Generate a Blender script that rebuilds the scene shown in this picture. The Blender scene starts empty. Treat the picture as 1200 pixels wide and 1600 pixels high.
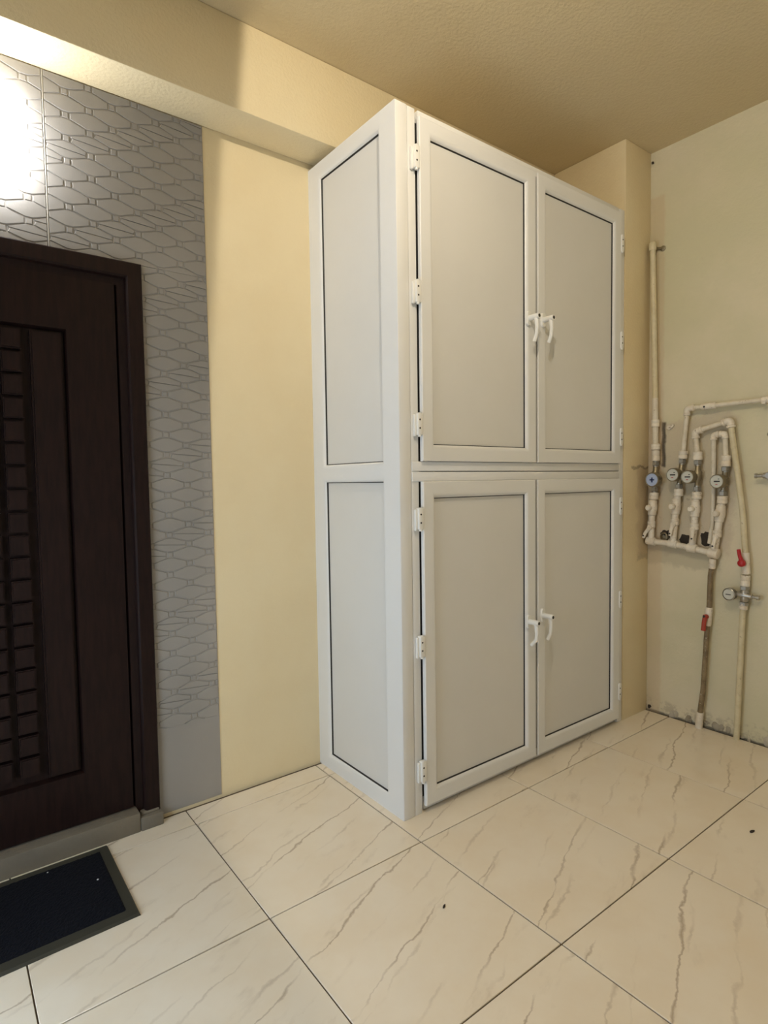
import bpy, bmesh, math, random
from mathutils import Vector, Matrix
random.seed(7)
C = bpy.context.scene.collection
SC = bpy.context.scene
PI = math.pi

# ------------------------------------------------------------------ camera
def make_camera():
    yaw, pitch, roll = 0.65143, -0.05222, -0.01466
    f = Vector((math.sin(yaw)*math.cos(pitch), math.cos(yaw)*math.cos(pitch), math.sin(pitch)))
    r = Vector((math.cos(yaw), -math.sin(yaw), 0)); u = r.cross(f)
    c, s = math.cos(roll), math.sin(roll)
    r2, u2 = c*r + s*u, c*u - s*r
    cam = bpy.data.cameras.new('camera'); o = bpy.data.objects.new('camera', cam); C.objects.link(o)
    m = Matrix((r2, u2, -f)).transposed().to_4x4(); m.translation = Vector((-0.937, -2.3274, 1.3052))
    o.matrix_world = m
    cam.sensor_fit = 'VERTICAL'; cam.sensor_height = 24.0; cam.lens = 24.0*920.709/1600.0
    cam.clip_start = 0.02
    SC.camera = o
make_camera()

# ------------------------------------------------------------------ world, exposure, lamps
W = bpy.data.worlds.new('world'); SC.world = W; W.use_nodes = True
W.node_tree.nodes['Background'].inputs[0].default_value = (0.69, 0.84, 1, 1)
W.node_tree.nodes['Background'].inputs[1].default_value = 5.2        # cool fill, enters only by the window added in the left wall
FILL_WIN = (-1.45, -.5, .12, 1.5)   # unseen opening added in the left wall for fill light: y0, y1, z0, z1
pt = bpy.data.lights.new('fill_window_portal', 'AREA'); pt.shape = 'RECTANGLE'; pt.size = FILL_WIN[3]-FILL_WIN[2]; pt.size_y = FILL_WIN[1]-FILL_WIN[0]; pt.cycles.is_portal = True
pto = bpy.data.objects.new('fill_window_portal', pt); C.objects.link(pto); pto.location = (-1.47, (FILL_WIN[0]+FILL_WIN[1])/2, (FILL_WIN[2]+FILL_WIN[3])/2); pto.rotation_euler = (0, -PI/2, 0)
SC.view_settings.view_transform = 'Standard'; SC.view_settings.look = 'None'
SC.view_settings.gamma = 1.0; SC.view_settings.use_curve_mapping = False
SC.view_settings.exposure = 0.12
ROOM_LAMP_W = 39.0          # bare bulb hanging sideways from a holder near the ceiling, behind the top of the frame
WALL_LAMP = 23.0            # strength of the glowing diffuser above the door
sl = bpy.data.lights.new('ceiling_bulb', 'SPOT'); sl.energy = ROOM_LAMP_W; sl.color = (1.0, 0.89, 0.72)
sl.spot_size = math.radians(179.5); sl.spot_blend = 0.035; sl.shadow_soft_size = 0.016
slo = bpy.data.objects.new('ceiling_bulb', sl); C.objects.link(slo); slo.location = (-0.02, -1.6, 2.87)
slo.rotation_euler = Vector((0.99, -0.03, -0.09)).to_track_quat('-Z', 'Y').to_euler()

# ------------------------------------------------------------------ materials
def s2l(c):
    return tuple(((x/255)/12.92 if x/255 <= .04045 else ((x/255+.055)/1.055)**2.4) for x in c) + (1,)
class MB:
    def __init__(s, name, col, rough=.5, metal=0, spec=.5):
        m = bpy.data.materials.new(name); m.use_nodes = True; s.m = m; s.t = m.node_tree; s.n = s.t.nodes
        s.b = s.n['Principled BSDF']; s.col = s2l(col)
        s.b.inputs['Base Color'].default_value = s.col; s.b.inputs['Roughness'].default_value = rough
        s.b.inputs['Metallic'].default_value = metal; s.b.inputs['Specular IOR Level'].default_value = spec
    def link(s, a, b): s.t.links.new(a, b)
    def pos(s, scale=(1,1,1), rot=(0,0,0), kind='Position'):
        if kind == 'Position': src = s.n.new('ShaderNodeNewGeometry').outputs['Position']
        else: src = s.n.new('ShaderNodeTexCoord').outputs['Object']
        r = s.n.new('ShaderNodeMapping'); r.inputs['Rotation'].default_value = rot; s.link(src, r.inputs['Vector'])
        mp = s.n.new('ShaderNodeMapping'); mp.inputs['Scale'].default_value = scale
        s.link(r.outputs[0], mp.inputs['Vector']); return mp.outputs['Vector']
    def noise(s, v, scale, detail=4, rough=.5, dist=0):
        n = s.n.new('ShaderNodeTexNoise'); n.inputs['Scale'].default_value = scale; n.inputs['Detail'].default_value = detail
        n.inputs['Roughness'].default_value = rough; n.inputs['Distortion'].default_value = dist
        s.link(v, n.inputs['Vector']); return n.outputs['Fac']
    def math(s, op, a, b=None, c=None):
        n = s.n.new('ShaderNodeMath'); n.operation = op
        for i, x in enumerate((a, b, c)):
            if x is None: continue
            if isinstance(x, (int, float)): n.inputs[i].default_value = x
            else: s.link(x, n.inputs[i])
        return n.outputs[0]
    def ramp(s, f, lo, hi, a=0., b=1.):
        n = s.n.new('ShaderNodeMapRange'); n.interpolation_type = 'SMOOTHSTEP'
        n.inputs['From Min'].default_value = lo; n.inputs['From Max'].default_value = hi
        n.inputs['To Min'].default_value = a; n.inputs['To Max'].default_value = b
        s.link(f, n.inputs['Value']); return n.outputs['Result']
    def mix(s, f, a, b):
        n = s.n.new('ShaderNodeMix'); n.data_type = 'RGBA'
        if isinstance(f, (int, float)): n.inputs[0].default_value = f
        else: s.link(f, n.inputs[0])
        for i, x in ((6, a), (7, b)):
            if isinstance(x, tuple): n.inputs[i].default_value = x if len(x) == 4 and max(x) <= 1 and not isinstance(x[0], int) else s2l(x)
            else: s.link(x, n.inputs[i])
        return n.outputs[2]
    def color(s, sock): s.link(sock, s.b.inputs['Base Color']); return s
    def bump(s, h, strength=.3, dist=.01):
        n = s.n.new('ShaderNodeBump'); n.inputs['Strength'].default_value = strength; n.inputs['Distance'].default_value = dist
        s.link(h, n.inputs['Height']); s.link(n.outputs[0], s.b.inputs['Normal']); return s
    def xyz(s, v):
        n = s.n.new('ShaderNodeSeparateXYZ'); s.link(v, n.inputs[0]); return n.outputs

def paint(name, col, blot, rough=.6, bs=.35, scale=70):
    m = MB(name, col, rough); v = m.pos()
    n1 = m.noise(v, 1.7, 5, .6); n2 = m.noise(v, scale, 3, .55)
    m.color(m.mix(m.ramp(n1, .35, .7), col, blot)); m.bump(n2, bs, .006); return m
M = {}
M['yellow'] = paint('yellow_wall_paint', (232, 216, 178), (228, 210, 170), .55, .22, 85).m
M['beam'] = paint('yellow_beam_paint', (232, 216, 178), (229, 211, 171), .6, .4, 80).m
M['ceiling'] = paint('stippled_ceiling_paint', (216, 199, 162), (212, 194, 155), .7, .4, 85).m
# right wall: older greenish cream paint, grey plaster repair round the pipes, a crack and dark joint
def right_wall_mat():
    col = (220, 209, 181)
    m = MB('cream_wall_paint_with_plaster', col, .6); v = m.pos(); x, y, z = m.xyz(v)
    wob = m.math('MULTIPLY', m.math('SUBTRACT', m.noise(v, 6, 6, .65), .5), .22)
    wob2 = m.math('MULTIPLY', m.math('SUBTRACT', m.noise(v, 14, 5, .65), .5), .10)
    def box(y0, y1, z0, z1, soft, w):
        yy = m.math('ADD', y, w); zz = m.math('ADD', z, w)
        a = m.ramp(m.math('MINIMUM', m.math('SUBTRACT', yy, y0), m.math('SUBTRACT', y1, yy)), -soft, soft)
        b = m.ramp(m.math('MINIMUM', m.math('SUBTRACT', zz, z0), m.math('SUBTRACT', z1, zz)), -soft, soft)
        return m.math('MULTIPLY', a, b)
    blot = m.mix(m.ramp(m.noise(v, 1.5, 5, .6), .35, .68), col, (208, 201, 168))
    rep = box(-1.07, -.55, .89, 1.62, .02, wob)
    c = m.mix(m.math('MULTIPLY', rep, .55), blot, (196, 178, 156))
    band = box(-1.0, -.55, .83, .93, .012, wob2)
    c = m.mix(m.math('MULTIPLY', band, .45), c, (170, 160, 132))
    spots = m.ramp(m.noise(v, 30, 5, .7), .63, .72)
    c = m.mix(m.math('MULTIPLY', m.math('MULTIPLY', spots, rep), .6), c, (120, 108, 90))
    crack = box(-.715, -.694, 1.36, 1.60, .006, m.math('MULTIPLY', wob2, .25))
    c = m.mix(m.math('MULTIPLY', crack, .9), c, (62, 52, 40))
    base = box(-3, -.5, -.2, .075, .012, wob2)
    c = m.mix(m.math('MULTIPLY', base, m.ramp(m.noise(v, 22, 5, .7),   .45, .6, 0, .4)), c, (150, 138, 112))
    c = m.mix(m.math('MULTIPLY', box(-3, -.5, -.2, .008, .006, m.math('MULTIPLY', wob2, .2)), .8), c, (70, 60, 48))
    old = box(-.70, -.62, -.2, 2.8, .01, m.math('MULTIPLY', wob2, .3))
    c = m.mix(m.math('MULTIPLY', old, .35), c, (200, 168, 128))
    m.color(c)
    h = m.math('ADD', m.math('MULTIPLY', m.noise(v, 60, 3, .55), .5), m.math('MULTIPLY', m.noise(v, 12, 4, .6), .6))
    h = m.math('SUBTRACT', h, m.math('MULTIPLY', crack, 2.0)); m.bump(h, .4, .008); return m.m
M['white_paint'] = paint('white_wall_paint', (236, 237, 238), (232, 233, 234), .6, .2, 80).m
M['wall_right'] = right_wall_mat()
def pilaster_mat():
    m = MB('yellow_paint_worn_near_pipes', (232, 216, 178), .58); v = m.pos(); x, y, z = m.xyz(v)
    w = m.math('MULTIPLY', m.math('SUBTRACT', m.noise(v, 9, 6, .65), .5), .10)
    zz = m.math('ADD', z, w); xx = m.math('ADD', x, m.math('MULTIPLY', w, 1.6))
    def band(z0, z1, x0, soft):
        a = m.ramp(m.math('MINIMUM', m.math('SUBTRACT', zz, z0), m.math('SUBTRACT', z1, zz)), -soft, soft)
        return m.math('MULTIPLY', a, m.ramp(m.math('SUBTRACT', xx, x0), -soft*2, soft*2))
    c = m.mix(m.ramp(m.noise(v, 1.7, 5, .6), .35, .7), (232, 216, 178), (226, 207, 166))
    c = m.mix(m.math('MULTIPLY', band(.88, 1.37, 2.09, .012), .5), c, (196, 172, 140))
    c = m.mix(m.math('MULTIPLY', band(1.352, 1.368, 2.03, .004), .55), c, (112, 92, 64))
    c = m.mix(m.math('MULTIPLY', band(.86, .885, 2.10, .008), .4), c, (150, 132, 104))
    m.color(c); m.bump(m.noise(v, 85, 3, .55), .22, .006); return m.m
M['pilaster'] = pilaster_mat()
M['pvc'] = paint('white_pvc', (236, 235, 232), (232, 231, 228), .38, .04, 60).m
M['pvc_pane'] = paint('white_pvc_panel', (228, 226, 221), (224, 222, 217), .42, .03, 60).m
M['handle'] = MB('white_handle_plastic', (240, 238, 232), .3).m
M['gasket'] = MB('black_gasket_and_gap_shade', (38, 36, 34), .6).m
M['dark_gap'] = MB('dark_screw', (40, 34, 28), .5).m
def door_mat():
    m = MB('dark_wenge_door', (36, 24, 21), .42, 0, .14); v = m.pos((6, 6, .7))
    n = m.noise(v, 14, 5, .6); m.color(m.mix(m.ramp(n, .3, .75), (39, 25, 22), (29, 19, 17))); m.bump(n, .08, .003); return m.m
M['door'] = door_mat()
def grey_mat():
    m = MB('grey_embossed_paint', (150, 146, 140), .72, 0, .25); v = m.pos()
    m.color(m.mix(m.ramp(m.noise(v, 2, 4), .35, .7), (158, 153, 146), (151, 146, 139))); m.bump(m.noise(v, 220, 2), .12, .002); return m.m
M['grey'] = grey_mat()
M['seam'] = MB('pale_seam_filler', (170, 164, 152), .6).m
def tile_mat():
    m = MB('cream_marble_tile', (222, 205, 178), .22)
    info = m.n.new('ShaderNodeObjectInfo').outputs['Random']
    p = m.pos((1, 1, 1), (0, 0, math.radians(-21)))
    off = m.n.new('ShaderNodeCombineXYZ'); m.link(m.math('MULTIPLY', info, 37.), off.inputs[0]); m.link(m.math('MULTIPLY', info, 71.), off.inputs[1])
    a = m.n.new('ShaderNodeVectorMath'); a.operation = 'ADD'; m.link(p, a.inputs[0]); m.link(off.outputs[0], a.inputs[1]); v = a.outputs[0]
    def stretched(sx, sy):
        mp = m.n.new('ShaderNodeMapping'); mp.inputs['Scale'].default_value = (sx, sy, 1); m.link(v, mp.inputs['Vector']); return mp.outputs[0]
    sep = m.n.new('ShaderNodeSeparateXYZ'); m.link(v, sep.inputs[0])
    def veins(period, w, warp, nsc, mask_lo, mask_hi, msc):
        # nearly parallel jagged streaks: distance to warped lines, broken up by a stretched noise
        ph = m.math('ADD', m.math('DIVIDE', sep.outputs[1], period), m.math('MULTIPLY', m.math('SUBTRACT', m.noise(v, nsc, 6, .62), .5), warp))
        ln = m.math('ABSOLUTE', m.math('SUBTRACT', m.math('FRACT', ph), .5))
        wn = m.ramp(m.noise(v, 9., 4, .6), .3, .75, w*.35, w*1.7)
        line = m.math('SUBTRACT', 1., m.math('MINIMUM', m.math('DIVIDE', ln, wn), 1.))
        return m.math('MULTIPLY', m.math('POWER', line, .7), m.ramp(m.noise(stretched(.9, 3.4), msc, 3), mask_lo, mask_hi))
    k1 = veins(.21, .024, .55, 3.2, .43, .57, 2.0)
    k2 = m.math('MULTIPLY', veins(.12, .06, .9, 5.0, .47, .66, 3.3), .5)
    cloud = m.mix(m.ramp(m.noise(v, 3.2, 5, .6), .35, .7), (240, 228, 208), (235, 220, 196))
    c = m.mix(m.math('MULTIPLY', m.math('MAXIMUM', m.math('MAXIMUM', k1, k2), m.math('MULTIPLY', m.ramp(m.noise(stretched(1.3, 3.2), 3.4, 6, .6), .58, .78), .35)), .6), cloud, (146, 118, 86))
    m.color(c); return m.m
M['tile'] = tile_mat()
M['grout'] = MB('brown_grout', (84, 68, 50), .9).m
M['sill'] = paint('grey_concrete_sill', (126, 117, 101), (106, 98, 86), .75, .5, 60).m
def mat_pile():
    m = MB('navy_mat_pile', (16, 18, 26), .95, spec=.2); v = m.pos()
    n = m.noise(v, 260, 3, .7); m.color(m.mix(m.ramp(n, .3, .7), (12, 13, 21), (22, 24, 33))); m.bump(n, 1., .006); return m.m
M['pile'] = mat_pile()
M['rubber'] = MB('mat_rubber_border', (58, 56, 46), .6).m
M['lint'] = MB('white_lint', (215, 215, 215), .9).m
def pipe_mat(name, a, b, c):
    m = MB(name, a, .42); v = m.pos(); n = m.noise(v, 18, 5, .65)
    m.color(m.mix(m.ramp(m.noise(v, 55, 4, .7), .60, .72), m.mix(m.ramp(n, .35, .7), a, b), c)); m.bump(n, .2, .004); return m.m
M['pipe'] = pipe_mat('white_pipe_plastic', (226, 216, 196), (212, 200, 176), (170, 150, 122))
M['pipe_painted'] = pipe_mat('painted_cream_pipe', (218, 206, 172), (206, 192, 156), (180, 164, 130))
M['fitting'] = pipe_mat('white_pipe_fitting', (234, 225, 208), (220, 206, 184), (150, 128, 104))
M['worn'] = pipe_mat('worn_brown_pipe', (146, 126, 94), (112, 94, 66), (196, 184, 160))
M['chrome'] = MB('dull_chrome', (176, 172, 164), .32, .9).m
M['brass'] = MB('grey_brass', (150, 140, 118), .42, .8).m
M['dial'] = MB('white_meter_dial', (206, 206, 196), .25).m
M['dial_blue'] = MB('bluish_meter_dial', (178, 192, 222), .2).m
M['blue'] = MB('blue_dial_reflection', (52, 66, 112), .35).m
M['black'] = MB('black_mark', (44, 42, 38), .5).m
M['red'] = MB('red_valve_lever', (176, 28, 34), .35).m
M['red_worn'] = MB('worn_red_valve_lever', (168, 62, 44), .5).m
M['plaster'] = paint('broken_plaster', (206, 196, 176), (150, 138, 116), .85, .5, 60).m
M['hole'] = MB('dark_wall_cavity', (58, 50, 42), .95).m
def emit_mat():
    m = MB('lamp_diffuser_glow', (255, 255, 255), .4)
    m.b.inputs['Emission Color'].default_value = (0.95, 0.97, 1.0, 1); m.b.inputs['Emission Strength'].default_value = WALL_LAMP; return m.m
M['glow'] = emit_mat()
M['lamp_base'] = MB('white_lamp_plastic', (232, 232, 230), .4).m

# ------------------------------------------------------------------ mesh helpers
def obj(name, bm, mat, parent=None, smooth=None, loc=None):
    me = bpy.data.meshes.new(name); bm.normal_update(); bm.to_mesh(me); bm.free()
    me.materials.append(M[mat] if isinstance(mat, str) else mat)
    if smooth:
        me.shade_smooth(); me.set_sharp_from_angle(angle=math.radians(smooth))
    o = bpy.data.objects.new(name, me); C.objects.link(o)
    if loc is not None: o.location = loc
    if parent: o.parent = parent; o.matrix_parent_inverse = Matrix()
    return o
def tag(o, label=None, cat=None, group=None, kind=None):
    if label: o['label'] = label
    if cat: o['category'] = cat
    if group: o['group'] = group
    if kind: o['kind'] = kind
    return o
def thing(name, label, cat, loc=(0, 0, 0), group=None):
    o = bpy.data.objects.new(name, None); C.objects.link(o); o.location = loc; o.empty_display_size = .05
    return tag(o, label, cat, group)
def struct(name, bm, mat, parent=None, smooth=None):
    o = obj(name, bm, mat, parent, smooth)
    if not parent: o['kind'] = 'structure'
    return o
def box(bm, x0, x1, y0, y1, z0, z1, bev=0, seg=2):
    r = bmesh.ops.create_cube(bm, size=1); vs = r['verts']
    for v in vs:
        v.co = Vector((x0 + (v.co.x+.5)*(x1-x0), y0 + (v.co.y+.5)*(y1-y0), z0 + (v.co.z+.5)*(z1-z0)))
    if bev:
        es = list({e for v in vs for e in v.link_edges})
        bmesh.ops.bevel(bm, geom=es, offset=bev, segments=seg, affect='EDGES', profile=.5)
    return bm
def nb(): return bmesh.new()
def prism(bm, pts, d0, d1, ax='xz', inset=0.):
    """polygon pts in a plane, extruded from d0 (back) to d1 (front); the front face shrunk by inset"""
    n = len(pts); cx = sum(p[0] for p in pts)/n; cz = sum(p[1] for p in pts)/n
    def P(p, d):
        return {'xz': (p[0], d, p[1]), 'yz': (d, p[0], p[1]), 'xy': (p[0], p[1], d)}[ax]
    back = [bm.verts.new(P(p, d0)) for p in pts]
    rows = [back]
    if inset:
        def ins(p):
            dx, dz = p[0]-cx, p[1]-cz; L = math.hypot(dx, dz) or 1; k = max(0, (L-inset)/L); return (cx+dx*k, cz+dz*k)
        rows.append([bm.verts.new(P(ins(p), d1)) for p in pts])
    else: rows.append([bm.verts.new(P(p, d1)) for p in pts])
    for i in range(n):
        j = (i+1) % n; bm.faces.new((rows[0][i], rows[0][j], rows[1][j], rows[1][i]))
    bm.faces.new(rows[1]); bm.faces.new(list(reversed(rows[0])))
    bmesh.ops.recalc_face_normals(bm, faces=bm.faces[:]); return bm
def ring(bm, u0, u1, v0, v1, prof, put, base=0.):
    """sweep a profile of (inset, out) round a rectangle, mitred corners; put(u, v, out) -> 3-D point"""
    loops = []
    for ins, out in prof:
        loops.append([bm.verts.new(put(*q, out)) for q in ((u0+ins, v0+ins), (u1-ins, v0+ins), (u1-ins, v1-ins), (u0+ins, v1-ins))])
    for a, b in zip(loops, loops[1:]):
        for i in range(4):
            j = (i+1) % 4; bm.faces.new((a[i], a[j], b[j], b[i]))
    bmesh.ops.recalc_face_normals(bm, faces=bm.faces[:]); return bm
def frame_axes(d):
    d = d.normalized(); a = Vector((0, 0, 1)) if abs(d.z) < .9 else Vector((1, 0, 0))
    u = d.cross(a).normalized(); return u, d.cross(u).normalized()
def cyl(bm, a, b, r, r2=None, n=16):
    a, b = Vector(a), Vector(b); u, w = frame_axes(b-a); r2 = r if r2 is None else r2
    A = [bm.verts.new(a + (u*math.cos(2*PI*i/n) + w*math.sin(2*PI*i/n))*r) for i in range(n)]
    B = [bm.verts.new(b + (u*math.cos(2*PI*i/n) + w*math.sin(2*PI*i/n))*r2) for i in range(n)]
    fs = [bm.faces.new((A[i], A[(i+1) % n], B[(i+1) % n], B[i])) for i in range(n)]
    fs.append(bm.faces.new(B)); fs.append(bm.faces.new(A[::-1]))
    bmesh.ops.recalc_face_normals(bm, faces=fs); return bm
def lathe(bm, a, d, prof, n=20):
    """profile of (distance along d, radius) turned round the axis a + t*d"""
    a, d = Vector(a), Vector(d).normalized(); u, w = frame_axes(d); prev = None; fs = []
    for t, r in prof:
        r = max(r, 1e-5); L = [bm.verts.new(a + d*t + (u*math.cos(2*PI*i/n) + w*math.sin(2*PI*i/n))*r) for i in range(n)]
        if prev: fs += [bm.faces.new((prev[i], prev[(i+1) % n], L[(i+1) % n], L[i])) for i in range(n)]
        else: fs.append(bm.faces.new(L[::-1]))
        prev = L
    fs.append(bm.faces.new(prev)); bmesh.ops.recalc_face_normals(bm, faces=fs); return bm
def fillet(pts, r=.03, k=5):
    P = [Vector(p) for p in pts]; out = [P[0]]
    for i in range(1, len(P)-1):
        a, b, c = P[i-1], P[i], P[i+1]; da, dc = (a-b), (c-b)
        q = min(r, da.length*.45, dc.length*.45); s, e = b + da.normalized()*q, b + dc.normalized()*q
        for j in range(k+1):
            t = j/k; out.append((1-t)**2*s + 2*t*(1-t)*b + t*t*e)
    out.append(P[-1]); return out
def tube(bm, pts, r, n=14, fr=.03, radii=None):
    P = fillet(pts, fr) if fr else [Vector(p) for p in pts]
    prev = None; u = None; fs = []
    for i, p in enumerate(P):
        d = (P[min(i+1, len(P)-1)] - P[max(i-1, 0)]).normalized()
        if u is None: u, w = frame_axes(d)
        else:
            u = (u - d*u.dot(d)).normalized(); w = d.cross(u)
        rr = radii[i] if radii else r
        L = [bm.verts.new(p + (u*math.cos(2*PI*k/n) + w*math.sin(2*PI*k/n))*rr) for k in range(n)]
        if prev: fs += [bm.faces.new((prev[k], prev[(k+1) % n], L[(k+1) % n], L[k])) for k in range(n)]
        else: fs.append(bm.faces.new(L[::-1]))
        prev = L
    fs.append(bm.faces.new(prev)); bmesh.ops.recalc_face_normals(bm, faces=fs); return bm
def stadium(cx, cz, w, h, r, k=6):
    pts = []
    for (sx, sz, a0) in ((1, 1, 0), (-1, 1, PI/2), (-1, -1, PI), (1, -1, 1.5*PI)):
        for i in range(k+1):
            a = a0 + PI/2*i/k; pts.append((cx + sx*(w/2-r) + r*math.cos(a), cz + sz*(h/2-r) + r*math.sin(a)))
    return pts
def clip_poly(p, x0, x1, z0, z1):
    def half(p, f):
        out = []
        for i in range(len(p)):
            a, b = p[i], p[(i+1) % len(p)]; fa, fb = f(a), f(b)
            if fa >= 0: out.append(a)
            if (fa >= 0) != (fb >= 0):
                t = fa/(fa-fb); out.append((a[0]+(b[0]-a[0])*t, a[1]+(b[1]-a[1])*t))
        return out
    for f in (lambda q: q[0]-x0, lambda q: x1-q[0], lambda q: q[1]-z0, lambda q: z1-q[1]):
        if len(p) < 3: return []
        p = half(p, f)
    q = []
    for a in p:
        if not q or math.hypot(a[0]-q[-1][0], a[1]-q[-1][1]) > 5e-4: q.append(a)
    if len(q) > 1 and math.hypot(q[0][0]-q[-1][0], q[0][1]-q[-1][1]) < 5e-4: q.pop()
    return q if len(q) >= 3 else []
def area(p): return abs(sum(p[i][0]*p[(i+1) % len(p)][1]-p[(i+1) % len(p)][0]*p[i][1] for i in range(len(p))))/2

# ------------------------------------------------------------------ room shell
XL, XR, YF, ZC = -1.42, 2.205, -3.3, 3.04
DX0, DX1, DZ = -1.29, -0.292, 2.118       # door opening
b = nb(); box(b, XL-.1, XR+.1, YF-.1, .2, -.12, -.004); floor = struct('floor', b, 'grout')
b = nb(); box(b, XL-.1, XR+.1, YF-.1, .2, ZC, ZC+.1); struct('ceiling', b, 'ceiling')
b = nb(); box(b, DX1, XR+.1, 0, .2, -.004, ZC); box(b, XL-.1, DX0, 0, .2, -.004, ZC); box(b, DX0, DX1, 0, .2, DZ, ZC)
wall_back = struct('wall_back', b, 'yellow')
b = nb(); box(b, XR, XR+.1, YF-.1, 0, -.004, ZC); wall_right = struct('wall_right', b, 'wall_right')
b = nb(); box(b, XL-.1, XL, YF-.1, FILL_WIN[0], -.004, ZC); box(b, XL-.1, XL, FILL_WIN[1], 0, -.004, ZC)
box(b, XL-.1, XL, FILL_WIN[0], FILL_WIN[1], -.004, FILL_WIN[2]); box(b, XL-.1, XL, FILL_WIN[0], FILL_WIN[1], FILL_WIN[3], ZC); struct('wall_left', b, 'white_paint')
b = nb(); box(b, XL, XR, YF-.1, YF, -.004, ZC); struct('wall_front', b, 'white_paint')
b = nb(); box(b, XL, XR, -.185, 0, 2.71, ZC, .006, 2); struct('trim_1', b, 'beam', smooth=40)       # beam across the door wall
b = nb(); box(b, 1.957, XR, -.622, -.185, -.004, ZC, .004, 2)
struct('trim_2', b, 'pilaster', smooth=40)                                                             # boxed-out corner

b = nb()
for q in ((FILL_WIN[0], FILL_WIN[0]+.05, FILL_WIN[2], FILL_WIN[3]), (FILL_WIN[1]-.05, FILL_WIN[1], FILL_WIN[2], FILL_WIN[3]), (FILL_WIN[0]+.05, FILL_WIN[1]-.05, FILL_WIN[2], FILL_WIN[2]+.05), (FILL_WIN[0]+.05, FILL_WIN[1]-.05, FILL_WIN[3]-.05, FILL_WIN[3]), ((FILL_WIN[0]+FILL_WIN[1])/2-.03, (FILL_WIN[0]+FILL_WIN[1])/2+.03, FILL_WIN[2]+.05, FILL_WIN[3]-.05)):
    box(b, XL-.07, XL-.01, *q, .004, 1)
struct('fill_window_1', b, 'pvc', smooth=40)  # added out of view to let cool fill light in

# floor tiles
ys = [-.013, -.13, -.755, -1.355, -1.955, -2.555, -3.155, YF+.006]
xs = [XL+.006, -1.391, -.791, -.191, .409, 1.009, 1.609, XR-.012]
cache = {}
for j in range(len(ys)-1):
    for i in range(len(xs)-1):
        x0, x1, y0, y1 = xs[i]+.002, xs[i+1]-.002, ys[j+1]+.002, ys[j]-.002
        if x1-x0 < .02 or y1-y0 < .02: continue
        w, h = round(x1-x0, 4), round(y1-y0, 4)
        if (w, h) not in cache:
            b = nb(); box(b, 0, w, 0, h, -.01, 0, .0012, 1)
            o = obj('floor_tile', b, 'tile', floor, 40, (x0, y0, 0)); cache[(w, h)] = o
        else:
            o = cache[(w, h)].copy(); C.objects.link(o); o.location = (x0, y0, 0)

# ------------------------------------------------------------------ grey embossed cladding round the door
PX = -0.0375; SEAM = -.588; ZB = 2.708
def clad_base():
    b = nb(); y0, y1 = -.003, .0
    for (a, c, z0, z1) in ((DX1, PX, .012, ZB), (XL+.002, DX0, .012, ZB), (DX0, DX1, DZ, ZB)):
        box(b, a, c, y0, y1, z0, z1)
    return obj('grey_cladding', b, 'grey', wall_back)
clad = clad_base(); clad['label'] = 'grey embossed cladding around the door'
b = nb(); cyl(b, (SEAM, -.0032, DZ), (SEAM, -.0032, ZB), .003, n=8); obj('seam_strip', b, 'seam', clad, 40)
def emboss(x_lo, x_hi, z_lo, z_hi, ox, oz):
    px, pz = .0765, .0775
    n0, n1 = int((x_lo-ox)/px)-2, int((x_hi-ox)/px)+2
    for n in range(n0, n1+1):
        zo = oz + (pz/2 if n % 2 else 0); k0, k1 = int((z_lo-zo)/pz)-2, int((z_hi-zo)/pz)+2
        for k in range(k0, k1+1):
            cx, cz = ox+n*px, zo+k*pz
            sq = [(cx-.0095, cz-.0095), (cx+.0095, cz-.0095), (cx+.0095, cz+.0095), (cx-.0095, cz+.0095)]
            hz = cz + pz/2
            hx = [(cx-.063, hz-.009), (cx-.012, hz-.0268), (cx+.012, hz-.0268), (cx+.063, hz-.009),
                  (cx+.063, hz+.009), (cx+.012, hz+.0268), (cx-.012, hz+.0268), (cx-.063, hz+.009)]
            polys = [('raised_square', sq)]
            if ((2*k + n % 2 - n)//2) % 4 == 2:   # every fourth row the cell is cut by a diagonal groove
                polys += [('raised_hexagon', [(cx-.063, hz-.009), (cx-.012, hz-.0268), (cx+.012, hz-.0268), (cx+.063, hz-.009), (cx+.060, hz-.0050), (cx-.058, hz+.003)]),
                          ('raised_hexagon', [(cx-.061, hz+.0058), (cx+.061, hz-.0025), (cx+.063, hz+.009), (cx+.012, hz+.0268), (cx-.012, hz+.0268), (cx-.063, hz+.009)])]
            else: polys.append(('raised_hexagon', hx))
            for nm, p in polys:
                p = clip_poly(p, x_lo, x_hi, z_lo, z_hi)
                if len(p) < 3 or area(p) < 4e-5: continue
                b = nb(); prism(b, p, -.0028, -.0062, 'xz', .0026); obj(nm, b, 'grey', clad)
emboss(SEAM+.003, PX-.002, DZ+.002, ZB-.002, -.522, 2.271)
emboss(DX1+.003, PX-.002, .35, DZ+.002, -.522, 2.271)
emboss(-1.0, SEAM-.003, DZ+.002, ZB-.002, -.644, 2.271)

# ------------------------------------------------------------------ door
b = nb(); box(b, DX0+.085, DX1-.087, .030, .068, .074, 2.045); door = tag(obj('door_1', b, 'door'), kind='structure')
def door_frame():
    b = nb(); out = [(0, 0.0), (0, -.022), (.004, -.026), (.05, -.026), (.056, -.020), (.058, .0), (.082, .004), (.084, .02), (.09, .05)]
    rows = []
    for ins, y in out:
        rows.append([b.verts.new(q) for q in ((DX0+ins, y, .03), (DX0+ins, y, DZ-ins), (DX1-ins, y, DZ-ins), (DX1-ins, y, .03))])
    for a, c in zip(rows, rows[1:]):
        for i in range(3): b.faces.new((a[i], a[i+1], c[i+1], c[i]))
    bmesh.ops.recalc_face_normals(b, faces=b.faces[:]); return b
fo = obj('door_frame', door_frame(), 'door', door, 35)
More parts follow.
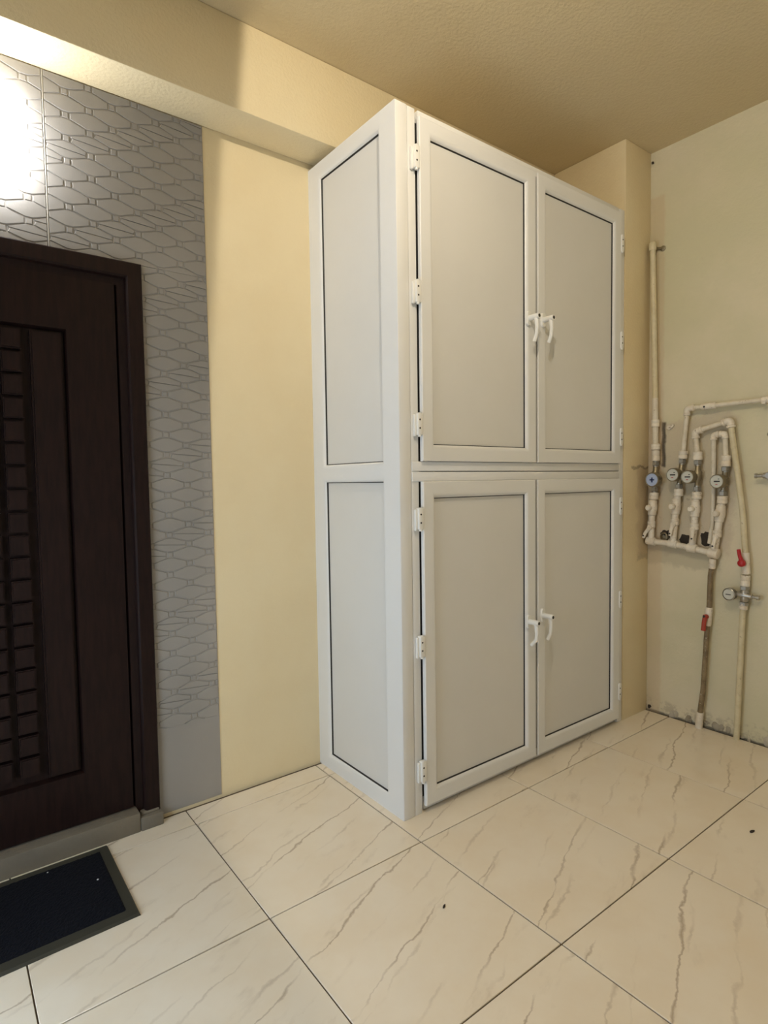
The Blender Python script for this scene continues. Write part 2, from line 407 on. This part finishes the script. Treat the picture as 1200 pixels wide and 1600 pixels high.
# leaf relief: flat skin with a sunk rectangle that holds side strips and the block columns
GX1, GX0, GZ0, GZ1 = -.545, -1.035, .262, 1.852
LX0, LX1, LZ0, LZ1 = DX0+.086, DX1-.088, .075, 2.044
def leaf_skin():
    b = nb(); rows = []
    for (x0, x1, z0, z1, y) in ((LX0, LX1, LZ0, LZ1, .030), (LX0+.003, LX1-.003, LZ0+.003, LZ1-.003, .004), (GX0, GX1, GZ0, GZ1, .004), (GX0+.006, GX1-.006, GZ0+.006, GZ1-.006, .0299)):
        rows.append([b.verts.new(q) for q in ((x0, y, z0), (x1, y, z0), (x1, y, z1), (x0, y, z1))])
    for a, c in zip(rows, rows[1:]):
        for i in range(4): b.faces.new((a[i], a[(i+1) % 4], c[(i+1) % 4], c[i]))
    bmesh.ops.recalc_face_normals(b, faces=b.faces[:]); return b
obj('leaf_face', leaf_skin(), 'door', door)
for (a, c) in ((-.657, -.560), (-1.020, -.923)):
    b = nb(); prism(b, [(a, GZ0+.016), (c, GZ0+.016), (c, GZ1-.016), (a, GZ1-.016)], .0305, .003, 'xz', 0); 
    bmesh.ops.bevel(b, geom=[e for e in b.edges if all(abs(v.co.y-.003) < 1e-6 for v in e.verts)], offset=.006, segments=2, affect='EDGES')
    obj('side_strip', b, 'door', door)
bmb = nb(); prism(bmb, [(0, 0), (.060, 0), (.060, .067), (0, .067)], .0305, -.001, 'xz', 0)
bmesh.ops.bevel(bmb, geom=[e for e in bmb.edges if all(abs(v.co.y+.001) < 1e-6 for v in e.verts)], offset=.0045, segments=2, affect='EDGES')
blk = None
for cx in (-.743, -.823, -.903):
    for k in range(20):
        z = 1.835 - .068 - k*.0772
        if blk is None: blk = obj('raised_block', bmb, 'door', door, loc=(cx, 0, z))
        else:
            o = blk.copy(); C.objects.link(o); o.location = (cx, 0, z)
b = nb(); box(b, DX0+.08, -.372, -.048, .07, -.003, .0725, .004, 2); obj('threshold', b, 'sill', door, 40)['label'] = 'grey concrete threshold'
b = nb(); box(b, -.371, -.287, -.05, .0, -.003, .05, .006, 2); box(b, -.365, -.295, -.03, .0, .045, .062, .008, 2); obj('threshold_stub', b, 'sill', door, 40)

# ------------------------------------------------------------------ cabinet
CX0, CX1, CD, CH = .4415, 1.9545, .619, 2.6805
cab = thing('cabinet', 'tall white plastic cabinet with four panelled doors against the yellow wall', 'cabinet', (CX0, -CD, 0))
CO = Vector((CX0, -CD, 0))
def cobj(name, bm, mat, parent=cab, smooth=None):
    bmesh.ops.translate(bm, verts=bm.verts[:], vec=-CO); return obj(name, bm, mat, parent, smooth)
b = nb()
# front frame
box(b, CX0+.0006, .497, -CD, -CD+.055, 0, CH, .003); box(b, .499, .5355, -CD+.001, -CD+.05, 0, CH-.002, .002)
box(b, 1.911, CX1, -CD+.001, -CD+.05, 0, CH-.002, .002)
box(b, .55, 1.90, -CD+.001, -CD+.05, 2.635, CH-.002, .002); box(b, .55, 1.90, -CD+.012, -CD+.05, 0.004, .06, .002)
box(b, 1.19, 1.26, -CD+.03, -CD+.05, .05, 2.64)
for q in ((.5365, .5, .575), (1.195, 1.2, 1.25), (1.87, 1.88, 1.910)): box(b, q[0] if q[0] < 1 else q[0], q[2], -CD+.03, -CD+.05, .05, 2.64)
cobj('front_frame', b, 'pvc', smooth=40)
for x0, x1, y in ((.5360, .556, .008), (1.2195, 1.2297, -.0075), (1.89, 1.9105, .008)):
    for z0, z1 in ((.062, 1.300), (1.380, 2.633)):
        b = nb(); dx = -.003 if y < 0 and z0 < 1 else 0
        box(b, x0+dx, x1+dx, -CD+y, -CD+.03, z0, z1); cobj('gap_shade_strip', b, 'gasket')  # dark strips set in the door gaps to stand for their shade
b = nb()
box(b, .500, 1.912, -CD-.003, -CD+.05, 1.3415, 1.378, .004); box(b, .500, 1.912, -CD-.004, -CD+.05, 1.302, 1.3385, .004)
cobj('middle_rail', b, 'pvc', smooth=40)
# side frame with two openings, rounded beads
put_side = lambda u, v, out: (CX0 - out, -u, v)    # u = distance from the wall (0..CD)
b = nb()
BEAD = [(0, -.0), (0.0, .0), (.006, -.0006), (.012, -.003), (.017, -.007), (.019, -.0115)]
def side_frame(b):
    # flat stiles and rails, then beads round both openings
    def q(u0, u1, v0, v1): b.faces.new([b.verts.new(put_side(*p, 0)) for p in ((u0, v0), (u1, v0), (u1, v1), (u0, v1))])
    U0, U1 = .0725, .528
    lo, hi = (.048, 1.322), (1.361, 2.632)
    q(0, U0, 0, CH); q(U1, CD-.003, 0, CH); q(U0, U1, 0, lo[0]); q(U0, U1, lo[1], hi[0]); q(U0, U1, hi[1], CH)
    for v0, v1 in (lo, hi): ring(b, U0, U1, v0, v1, BEAD[1:], put_side)
    # edges towards the wall, top and bottom
    box(b, CX0+.0005, CX0+.05, -.05, -.0005, 0, CH); box(b, CX0+.0005, CX0+.05, -CD+.003, -.0005, CH-.03, CH)
    bmesh.ops.recalc_face_normals(b, faces=b.faces[:])
side_frame(b); cobj('side_frame', b, 'pvc', smooth=35)
for v0, v1 in ((.048, 1.322), (1.361, 2.632)):
    b = nb(); ring(b, .0725+.0185, .528-.0185, v0+.0185, v1-.0185, [(0, -.0105), (.0015, -.0110), (.004, -.017)], put_side); g = cobj('gasket', b, 'gasket')
    b = nb(); box(b, CX0+.0165, CX0+.03, -.528+.021, -.0725-.021, v0+.021, v1-.021); cobj('side_pane', b, 'pvc_pane')
b = nb(); box(b, CX0+.03, CX1, -CD+.02, -.002, CH-.02, CH-.003); box(b, CX1-.012, CX1, -CD+.05, -.002, 0, CH-.02); box(b, CX0+.03, CX1-.012, -.014, -.002, 0, CH-.02); box(b, CX0+.03, CX1-.012, -CD+.05, -.014, .02, .04)
cobj('carcass', b, 'pvc')
put_front = lambda u, v, out: (u, -CD-out, v)
DT = .016
def hinge_mesh(cx, cz):
    b = nb(); box(b, cx-.0125, cx+.0115, -CD-.0215, -CD-.001, cz-.041, cz+.041, .003, 2)
    box(b, cx-.022, cx-.012, -CD-.012, -CD-.0005, cz-.045, cz+.036, .002, 1)
    cyl(b, (cx-.002, -CD-.0155, cz-.047), (cx-.002, -CD-.0155, cz+.043), .0062, n=12); return b
def handle_mesh(x, z, tip):
    b = nb(); y = -CD-DT
    prism(b, stadium(x, z, .026, .064, .0125), y, y-.009, 'xz', .002)
    lathe(b, (x, y-.008, z), (0, -1, 0), [(0, .0135), (.004, .0122), (.040, .0122), (.049, .013), (.053, .011)], 16)
    pts = [(x, y-.044, z), (x, y-.047, z-.02), (x, y-.049, z-.045), (x, y-.046, z-.075), (x, y-.046+tip, z-.105)]
    tube(b, pts, .008, 12, 0, [.0105, .010, .0086, .0082, .0088]); return b
def door_leaf(x0, x1, z0, z1, hside, hzs, hx, hz, tip, name_label):
    b = nb(); prof = [(0, 0), (0, DT-.003), (.003, DT), (.044, DT), (.052, DT-.0012), (.058, DT-.005), (.0625, DT-.0105), (.0640, DT-.013)]
    ring(b, x0, x1, z0, z1, prof, put_front); d = cobj('door', b, 'pvc', smooth=35); d['label'] = name_label
    b = nb(); ring(b, x0+.0638, x1-.0638, z0+.0638, z1-.0638, [(0, DT-.0128), (.0015, DT-.0132), (.0038, DT-.0185)], put_front); cobj('gasket', b, 'gasket', d)
    b = nb(); box(b, x0+.067, x1-.067, -CD-DT+.0182, -CD-DT+.03, z0+.067, z1-.067); cobj('door_pane', b, 'pvc_pane', d)
    for hzv in hzs:
        hx_ = x0-.014 if hside < 0 else x1+.004
        h = cobj('hinge', hinge_mesh(hx_, hzv), 'handle', d, 40)
    hd = cobj('handle', handle_mesh(hx, hz, tip), 'handle', d, 40)
    b = nb(); y = -CD-DT-.0605
    cyl(b, (hx, y-.0006, hz), (hx, y+.004, hz), .0075, n=12); cobj('keyhole', b, 'dark_gap', d)
    for hzv in hzs:
        hx_ = x0-.014 if hside < 0 else x1+.004
        for dz in (-.015, .017):
            b = nb(); cyl(b, (hx_-.004, -CD-.0225, hzv+dz), (hx_-.004, -CD-.0205, hzv+dz), .0036, n=8); cobj('hinge_screw', b, 'dark_gap', d)
UZ, LZ = (2.497, 2.010, 1.518), (1.160, .668, .176)
door_leaf(.5435, 1.2185, 1.379, 2.650, -1, UZ, 1.162, 2.007, .012, 'upper door hinged at the corner post')
door_leaf(1.2305, 1.903, 1.379, 2.650, 1, UZ, 1.262, 2.014, .012, 'upper door beside the pilaster')
door_leaf(.5435, 1.2150, .030, 1.302, -1, LZ, 1.158, .668, .026, 'lower door hinged at the corner post')
door_leaf(1.2280, 1.903, .030, 1.302, 1, LZ, 1.258, .680, .014, 'lower door beside the pilaster')

# ------------------------------------------------------------------ wall lamp above the door
lamp = thing('wall_lamp', 'glowing white oval bulkhead lamp on the grey embossed wall above the door', 'lamp', (-.752, -.006, 2.44))
LO = Vector((-.752, -.006, 2.44))
b = nb(); prism(b, stadium(0, 0, .178, .318, .066, 8), 0, -.022, 'xz', .002); obj('lamp_base', b, 'lamp_base', lamp, 40)
def dome():
    b = nb(); rows = []
    for ins, y in ((0, -.012), (.001, -.05), (.008, -.068), (.022, -.079), (.045, -.084)):
        rows.append([b.verts.new((p[0], y, p[1])) for p in stadium(0, 0, .186-2*ins, .326-2*ins, max(.068-ins, .012), 8)])
    n = len(rows[0])
    for a, c in zip(rows, rows[1:]):
        for i in range(n): b.faces.new((a[i], a[(i+1) % n], c[(i+1) % n], c[i]))
    b.faces.new(rows[-1]); bmesh.ops.recalc_face_normals(b, faces=b.faces[:]); return b
obj('diffuser', dome(), 'glow', lamp, 50)

# ------------------------------------------------------------------ doormat
mat_o = thing('doormat', 'dark navy doormat with a black rubber border in front of the brown door', 'mat', (-.85, -.285, 0))
MX0, MX1, MY0, MY1 = -.37, .357, -.214, .215
b = nb(); prism(b, [(MX0, MY0-.004), (MX1, MY0), (MX1, MY1), (MX0, MY1)], 0.0005, .010, 'xy', .006); obj('rubber_border', b, 'rubber', mat_o)
def pile():
    b = nb(); nx, ny = 120, 66; x0, x1, y0, y1 = MX0+.032, MX1-.032, MY0+.034, MY1-.028
    g = [[b.verts.new((x0+(x1-x0)*i/nx, y0+(y1-y0)*j/ny, .0095 if i in (0, nx) or j in (0, ny) else .0125+random.uniform(-.0012, .0012))) for j in range(ny+1)] for i in range(nx+1)]
    for i in range(nx):
        for j in range(ny): b.faces.new((g[i][j], g[i+1][j], g[i+1][j+1], g[i][j+1]))
    return b
obj('mat_pile', pile(), 'pile', mat_o)
for (px, py, s, lab) in ((-.565, -.262, .003, 'white lint speck near the corner of the navy doormat'), (-.69, -.118, .0025, 'tiny white lint speck on the doormat close to the threshold')):
    b = nb(); bmesh.ops.create_icosphere(b, subdivisions=2, radius=s)
    for v in b.verts: v.co = Vector((v.co.x*random.uniform(.7, 1.4), v.co.y*random.uniform(.6, 1.3), v.co.z*.6))
    tag(obj('lint_speck', b, 'lint', None, 60, (px, py, .0145)), lab, 'lint')
for (px, py, sx, sy, rz, lab) in ((.25, -1.045, .010, .003, .5, 'small dark crumb on the tile in front of the cabinet'), (1.395, -1.468, .013, .005, -.2, 'dark brown crumb on the floor tile far from the cabinet')):
    b = nb(); bmesh.ops.create_icosphere(b, subdivisions=2, radius=1)
    for v in b.verts: v.co = Vector((v.co.x*sx*random.uniform(.8, 1.2), v.co.y*sy*random.uniform(.7, 1.3), v.co.z*.003))
    o = tag(obj('floor_crumb', b, 'hole', None, 60, (px, py, .0025)), lab, 'crumb'); o.rotation_euler.z = rz

# ------------------------------------------------------------------ pipework on the right wall
PA = 2.172        # pipe axis distance
def P(y, z, x=PA): return Vector((x, y, z))
def coupling(parent, o, y0, z0, y1, z1, r, name='coupling', mat='fitting', x=PA):
    a, c = P(y0, z0, x)-o, P(y1, z1, x)-o; L = (c-a).length
    b = nb(); lathe(b, a, c-a, [(0, r*.86), (.003, r), (L*.45, r), (L*.5, r*.93), (L*.55, r), (L-.003, r), (L, r*.86)], 18)
    return obj(name, b, mat, parent, 40)
def pipe(parent, o, pts, r, mat='pipe', name='pipe', fr=.02):
    b = nb(); tube(b, [p-o for p in pts], r, 14, fr); return obj(name, b, mat, parent, 50)
def elbow(parent, o, a, c, d, r, L=.03, mat='fitting'):
    """fitting round the corner c between the pipes that go to a and d"""
    a1 = c + (a-c).normalized()*L; d1 = c + (d-c).normalized()*L
    b = nb(); tube(b, [a1-o, c-o, d1-o], r, 14, L*.85)
    for q, s in ((a1, a), (d1, d)):
        dr = (s-q).normalized(); lathe(b, q-o-dr*.006, dr, [(0, r*1.0), (.002, r*1.14), (.010, r*1.14), (.012, r)], 16)
    return obj('elbow', b, mat, parent, 50)
def nut(parent, o, y0, z0, y1, z1, r, mat='chrome', x=PA):
    a, c = P(y0, z0, x)-o, P(y1, z1, x)-o; L = (c-a).length
    b = nb(); lathe(b, a, c-a, [(0, r*.8), (.002, r), (L-.002, r), (L, r*.8)], 6); cyl(b, a-(c-a)*.25, c+(c-a)*.25, r*.72, n=14)
    return obj('nut', b, mat, parent, 30)
def pipe_thing(name, label, y, z, cat='pipe', group=None):
    o = thing(name, label, cat, (PA, y, z), group); return o, Vector((PA, y, z))

# A: riser beside the pilaster
t, o = pipe_thing('riser_pipe', 'thin cream riser pipe standing in the corner beside the pilaster', -.68, 1.40)
A = [P(-.652, 2.55), P(-.662, 2.177), P(-.673, 1.729), P(-.679, 1.392)]
pipe(t, o, A[:3], .0145, 'pipe_painted', fr=0); pipe(t, o, A[2:], .0155, 'pipe', fr=0)
b = nb(); lathe(b, P(-.652, 2.515)-o, (0, 0, 1), [(0, .0165), (.004, .019), (.036, .019), (.042, .015), (.044, .006)], 18)
cyl(b, P(-.652, 2.533)-o, P(-.652, 2.533, 2.2045)-o, .012, n=12); obj('end_cap', b, 'pipe_painted', t, 40)
b = nb(); cyl(b, P(-.655, 2.53, 2.197)-o, P(-.690, 2.52, 2.197)-o, .008, n=10); lathe(b, P(-.693, 2.52, 2.203)-o, (-1, 0, 0), [(0, .014), (.004, .014), (.006, .009)], 12); obj('wall_hook', b, 'brass', t, 40)
coupling(t, o, -.6755, 1.615, -.6765, 1.575, .021); coupling(t, o, -.6775, 1.485, -.6785, 1.452, .0235); coupling(t, o, -.679, 1.45, -.6805, 1.392, .0205)
# B: pipe that turns and runs along the wall out of the frame
t, o = pipe_thing('water_pipe', 'white water pipe that bends and runs along the cream wall above the meters', -.83, 1.40)
B0, B1, B2 = P(-.826, 1.425), P(-.845, 1.657), P(-2.3, 1.668)
pipe(t, o, [B0, B1], .0115, fr=0); pipe(t, o, [B1, B2], .0115, fr=0); elbow(t, o, B0, B1, B2, .0155)
coupling(t, o, -.915, 1.6575, -.985, 1.658, .0165); coupling(t, o, -1.19, 1.6588, -1.23, 1.659, .016)
coupling(t, o, -.827, 1.44, -.8245, 1.398, .022)
b = nb(); cyl(b, P(-.935, 1.655, PA-.0172)-o, P(-.935, 1.655, PA-.014)-o, .005, n=10); obj('screw', b, 'black', t)
b = nb(); box(b, PA-o.x-.012, 2.2048-o.x, -1.2-o.y-.008, -1.2-o.y+.008, 1.659-o.z-.018, 1.659-o.z-.008); obj('pipe_clip', b, 'fitting', t)
# C + D: short riser, cross-over and the long down pipe with the red lever
t, o = pipe_thing('water_pipe', 'short white riser and cross pipe just above the small pipe loop', -.9, 1.40)
C0, C1, C2, C3 = P(-.899, 1.425), P(-.886, 1.535), P(-1.052, 1.577), P(-1.130, .93)
pipe(t, o, [C0, C1], .0125, fr=0); pipe(t, o, [C1, C2], .0125, fr=0)
elbow(t, o, C0, C1, C2, .017); coupling(t, o, -.8995, 1.432, -.9005, 1.388, .0225)
t, o = pipe_thing('leaning_pipe', 'long leaning cream pipe with a bright red valve lever above the chrome regulator', -1.1, 1.0)
DP = [C2, P(-1.09, 1.315), P(-1.114, 1.14), C3]
pipe(t, o, DP, .0138, 'pipe_painted', fr=0); elbow(t, o, C1, C2, DP[1], .0175)
coupling(t, o, -1.130, .935, -1.136, .83, .0185, 'valve_body'); coupling(t, o, -1.1335, .825, -1.131, .770, .0205)
b = nb(); VC = P(-1.128, .886, PA-.022)
lathe(b, VC-o, (-1, 0, 0), [(0, .012), (.006, .0175), (.020, .0175), (.026, .012)], 16)
tube(b, [VC+Vector((-.012, 0, .008))-o, VC+Vector((-.016, .008, .035))-o, VC+Vector((-.02, .012, .066))-o], .009, 10, 0, [.011, .009, .0085]); obj('valve_lever', b, 'red', t, 50)['label'] = 'bright red lever'
# E: small loop
t, o = pipe_thing('pipe_loop', 'white pipe loop that drops behind the meter nearest the long leaning pipe', -1.0, 1.40)
E = [P(-.960, .965, PA+.008), P(-.974, 1.08, PA+.008), P(-.974, 1.35, PA+.010), P(-.976, 1.512), P(-1.030, 1.515), P(-1.035, 1.40)]
pipe(t, o, [E[0], E[1], E[2]], .0105, fr=0); pipe(t, o, [E[2], E[3]], .0115, fr=0); pipe(t, o, [E[3], E[4]], .0115, fr=0); pipe(t, o, [E[4], E[5]], .0125, fr=0)
elbow(t, o, E[2], E[3], E[4], .0145, .02); elbow(t, o, E[3], E[4], E[5], .0145, .02)
coupling(t, o, -1.0365, 1.408, -1.0345, 1.352, .0225)
# lower manifold with four legs
t, o = pipe_thing('pipe_manifold', 'white pipe manifold of four valve legs under the water meters', -.82, .95)
legs = [[(-.672, 1.215), (-.664, 1.14), (-.659, 1.05), (-.659, .958)], [(-.805, 1.235), (-.792, 1.15), (-.786, 1.07), (-.778, .950)],
        [(-.898, 1.22), (-.890, 1.14), (-.888, 1.05), (-.876, .935)], [(-1.022, 1.20), (-1.012, 1.12), (-1.000, 1.02), (-.985, .918)]]
for k, L in enumerate(legs):
    q = [P(*p) for p in L]; pipe(t, o, q, .0165, 'fitting', 'leg_pipe', 0)
    (ya, za), (yb, zb), (yc, zc), (yd, zd) = L
    coupling(t, o, ya, za+.008, ya+.001, za-.030, .0235)
    # valve body with stub handle
    b = nb(); m_ = P(yb, zb, PA); dn = (P(yc, zc)-m_).normalized()
    lathe(b, m_-dn*.042-o, dn, [(0, .017), (.005, .0215), (.02, .0215), (.028, .0245), (.056, .0245), (.064, .0215), (.08, .0215), (.085, .017)], 18)
    lathe(b, m_+Vector((-.018, .004, 0))-o, (-1, .1, 0), [(0, .014), (.012, .016), (.02, .016), (.026, .012)], 14); obj('valve', b, 'fitting', t, 40)
    coupling(t, o, yc, zc+.016, yc, zc-.020, .0205)
    b = nb(); s = (.02, .005, -.004, .004)[k]
    tube(b, [P(yc, zc-.018, PA-.02)-o, P(yc+s, zc-.05, PA-.03)-o, P(yc+s*1.4, zc-.075, PA-.032)-o], .008, 10, 0, [.011, .010, .0085])
    cyl(b, P(yc, zc-.018, PA)-o, P(yc, zc-.018, PA-.024)-o, .013, n=14); obj('valve_handle', b, 'fitting', t, 50)
    b = nb(); yy, zz = yc+s*1.2, zc-.062; cyl(b, P(yy, zz, PA-.036)-o, P(yy, zz, PA-.042)-o, .0042, n=10)
    obj('screw', b, 'black', t)
hp = [P(-.645, .958), P(-.778, .950), P(-.876, .935), P(-.985, .918)]
pipe(t, o, hp, .0155, 'fitting', 'header_pipe', 0)
for (y, z, r) in ((-.659, .957, .0225), (-.778, .950, .0215), (-.878, .935, .0225), (-.985, .918, .026)):
    b = nb(); lathe(b, P(y, z, PA)-Vector((0, -.026, -.003))-o, Vector((0, -1, -.11)), [(0, r*.7), (.004, r), (.048, r), (.052, r*.7)], 16); obj('tee', b, 'fitting', t, 45)
# dark cavities in the plaster behind the manifold
for i, (y, z, ry, rz) in enumerate(((-.722, .990, .030, .030), (-.828, .972, .034, .030), (-.932, .985, .028, .040))):
    b = nb(); n = 18; c = b.verts.new((-.0035, 0, 0)); L = []
    for k in range(n):
        a = 2*PI*k/n; f = random.uniform(.8, 1.2); L.append(b.verts.new((0.0, ry*f*math.cos(a), rz*f*math.sin(a))))
    for k in range(n): b.faces.new((c, L[k], L[(k+1) % n]))
    bmesh.ops.recalc_face_normals(b, faces=b.faces[:]); obj('wall_cavity', b, 'hole', wall_right, None, (XR-.0003, y, z))
for i in range(16):     # broken plaster along the foot of the right wall
    y = -.64 - (.0 if i == 0 else random.uniform(.12, .62)); sx, sy, sz = random.uniform(.004, .010), random.uniform(.008, .026), random.uniform(.006, .022)
    b = nb(); bmesh.ops.create_icosphere(b, subdivisions=2, radius=1)
    for v in b.verts: v.co = Vector((v.co.x*sx, v.co.y*sy, v.co.z*sz))*random.uniform(.75, 1.2)
    obj('plaster_lump', b, 'plaster' if i else 'hole', wall_right, None, (XR-.001, y, random.uniform(.004, .03)))
# a blackened stub valve in front of the first cavity
t2, o2 = thing('stub_valve', 'small grey stub valve with a dark ring between the first two manifold legs', 'valve', (XR, -.722, .985)), Vector((XR, -.722, .985))
b = nb(); lathe(b, (-.001, 0, 0), (-1, 0, 0), [(0, .021), (.022, .021), (.024, .017), (.010, .012)], 18); obj('valve_body', b, 'brass', t2, 40)
b = nb(); tube(b, [(-.015, 0, .008), (-.02, -.02, .024), (-.02, -.032, .028)], .004, 8, 0); obj('lever', b, 'black', t2, 50)
# F: worn drop pipe under the manifold
t, o = pipe_thing('worn_drop_pipe', 'worn brown pipe with a faded red lever dropping from the manifold to the floor', -.92, 0)
F = [P(-.984, .905), P(-.970, .80), P(-.967, .65), P(-.957, .51), P(-.942, .20), P(-.929, .085), P(-.923, .0)]
pipe(t, o, F[:5], .0125, 'worn', fr=0); pipe(t, o, F[4:6], .0130, 'worn', fr=0); pipe(t, o, F[5:], .0175, 'fitting', fr=0)
coupling(t, o, -.981, .89, -.976, .84, .0165); coupling(t, o, -.966, .640, -.959, .545, .0175, 'valve_body')
b = nb(); VC = P(-.962, .595, PA-.016)
lathe(b, VC-o, (-1, 0, 0), [(0, .011), (.014, .012), (.018, .008)], 14)
tube(b, [VC+Vector((-.014, 0, .008))-o, VC+Vector((-.02, .004, -.03))-o, VC+Vector((-.022, .006, -.07))-o], .01, 10, 0, [.012, .0105, .0115]); obj('valve_lever', b, 'red_worn', t, 50)['label'] = 'faded red lever'
b = nb(); cyl(b, VC+Vector((-.026, .001, .004))-o, VC+Vector((-.03, .001, .004))-o, .006, n=10); obj('screw', b, 'black', t)
# G: regulator on the long drop and the pipe under it
t, o = pipe_thing('pressure_regulator', 'chrome regulator with a round gauge on the long drop pipe', -1.13, .72, 'regulator')
nut(t, o, -1.130, .772, -1.130, .752, .021)
b = nb(); lathe(b, P(-1.129, .755)-o, (0, 0, -1), [(0, .014), (.008, .019), (.05, .021), (.06, .016)], 18)
lathe(b, P(-1.085, .729, PA-.005)-o, Vector((0, -1, -.06)), [(0, .012), (.008, .0165), (.05, .0165), (.065, .013), (.08, .013), (.083, .008), (.098, .008), (.10, .012), (.112, .012), (.115, .007)], 16)
obj('regulator_body', b, 'chrome', t, 40)
b = nb(); GC = P(-1.075, .727, PA-.028)-o
lathe(b, GC+Vector((.02, 0, 0)), (-1, .12, 0), [(0, .02), (.006, .031), (.028, .031), (.031, .026), (.028, .0255)], 22); obj('gauge_case', b, 'chrome', t, 40)
b = nb(); lathe(b, GC+Vector((-.007, .003, 0)), (-1, .12, 0), [(0, .0255), (.0015, .025)], 22); g = obj('gauge_dial', b, 'dial', t, 40)
b = nb(); dc = GC+Vector((-.0092, .0034, 0)); box(b, dc.x-.0006, dc.x+.0004, dc.y-.013, dc.y+.013, dc.z-.003, dc.z+.001); obj('gauge_needle', b, 'black', g)
nut(t, o, -1.128, .694, -1.127, .676, .021)
t, o = pipe_thing('water_pipe', 'straight cream pipe standing on the floor under the chrome regulator', -1.104, 0)
pipe(t, o, [P(-1.1265, .685), P(-1.123, .64), P(-1.104, 0)], .0138, 'pipe_painted', fr=0); coupling(t, o, -1.1265, .688, -1.124, .655, .0185)
# water meters
def meter(y, z, top, bot, dial_y, dial_z, dial, label, r=.034, mat='brass'):
    t, o = pipe_thing('water_meter', label, y, z, 'water meter', 'water meters on the pipe manifold')
    b = nb(); yt, zt = top; yb, zb = bot
    a, c = P(yt, zt)-o, P(yb, zb)-o; L = (c-a).length
    lathe(b, a, c-a, [(0, .010), (.006, .0125), (L*.3, .0125), (L*.38, .022), (L*.62, .022), (L*.7, .0125), (L-.006, .0125), (L, .010)], 16); obj('meter_body', b, mat, t, 40)
    nut(t, o, yt, zt+.004, yt, zt-.018, .019, 'chrome'); nut(t, o, yb, zb+.018, yb, zb-.004, .019, 'chrome')
    d = Vector((-1, .05, 0)).normalized(); s = Vector((PA-.012, dial_y-.002, dial_z))-o
    b = nb(); lathe(b, s, d, [(0, r*.72), (.006, r*.95), (.020, r), (.045, r), (.048, r*.94), (.0475, r*.86), (.044, r*.85)], 26); obj('meter_case', b, mat, t, 40)
    b = nb(); lathe(b, s+d*.0435, d, [(0, r*.86), (.0015, r*.855)], 26); dd = obj('meter_dial', b, dial, t, 40)
    f = s+d*.0456
    def mark(nm, y0, y1, z0, z1, m):
        b = nb(); box(b, f.x-.0006, f.x+.0006, f.y+y0, f.y+y1, f.z+z0, f.z+z1); obj(nm, b, m, dd)
    if dial == 'dial_blue':
        mark('dial_reflection', -.004, .004, -.014, .012, 'blue'); mark('dial_reflection', -.013, .013, -.004, .003, 'blue')  # blue cross is a reflection painted onto the dial
    else:
        mark('register', -.015, .013, -.003, .0035, 'black'); mark('pointer', -.004, .006, -.016, -.0125, 'red'); mark('pointer', -.012, -.006, .010, .014, 'black')
meter(-.680, 1.30, (-.680, 1.385), (-.675, 1.232), -.690, 1.292, 'dial_blue', 'water meter with a bluish dial at the foot of the corner riser', .039)
meter(-.816, 1.31, (-.822, 1.393), (-.807, 1.250), -.800, 1.316, 'dial', 'greyish water meter under the pipe that runs along the wall', .035)
meter(-.900, 1.31, (-.901, 1.384), (-.900, 1.236), -.876, 1.304, 'dial', 'white-faced water meter on the middle leg under the crossing pipe', .034)
meter(-1.030, 1.29, (-1.034, 1.348), (-1.024, 1.213), -1.018, 1.280, 'dial', 'white-faced water meter in front of the small pipe loop', .035)
# tap at the edge of the view, plus wall bits
t, o = thing('wall_tap', 'chrome tap spout sticking out of the cream wall away from the meters', 'tap', (XR, -1.225, 1.305)), Vector((XR, -1.225, 1.305))
b = nb(); lathe(b, (-.001, -.005, 0), (-1, 0, 0), [(0, .027), (.004, .027), (.008, .016), (.03, .0155), (.032, .019), (.048, .019), (.05, .012), (.062, .012)], 18); obj('tap_body', b, 'chrome', t, 40)
b = nb(); lathe(b, (-.04, .0, 0), (0, 1, 0), [(.0, .014), (.02, .014), (.024, .009), (.046, .009), (.048, .012), (.056, .012), (.058, .007)], 14); obj('tap_spout', b, 'chrome', t, 40)
t, o = thing('wall_plug', 'small white plug with a hook on the wall beside the riser pipe', 'plug', (XR, -.738, 1.570)), Vector((XR, -.738, 1.570))
b = nb(); lathe(b, (0.001, 0, 0), (-1, 0, 0), [(0, .013), (.010, .013), (.013, .009)], 14); obj('plug_body', b, 'fitting', t, 40)
b = nb(); tube(b, [(-.006, .012, .0), (-.007, -.006, -.003), (-.007, -.018, .003), (-.007, -.02, .014)], .006, 8, .008); obj('plug_hook', b, 'fitting', t, 50)
b = nb(); lathe(b, (0.004, 0, 0), (-1, -.0, 0), [(0, .003), (.012, .003), (.013, .007), (.016, .006)], 10)
tag(obj('wall_nail', b, 'hole', None, 40, (XR, -.635, 2.985)), 'dark nail head in the wall corner just under the ceiling', 'nail')
b = nb(); lathe(b, (0.002, 0, 0), (-1, -.0, 0), [(0, .012), (.005, .012), (.012, .007), (.016, .006)], 12)
tag(obj('pipe_stub', b, 'brass', None, 40, (XR, -1.215, 1.50)), 'small dark pipe stub in the cream wall above the chrome tap', 'pipe')
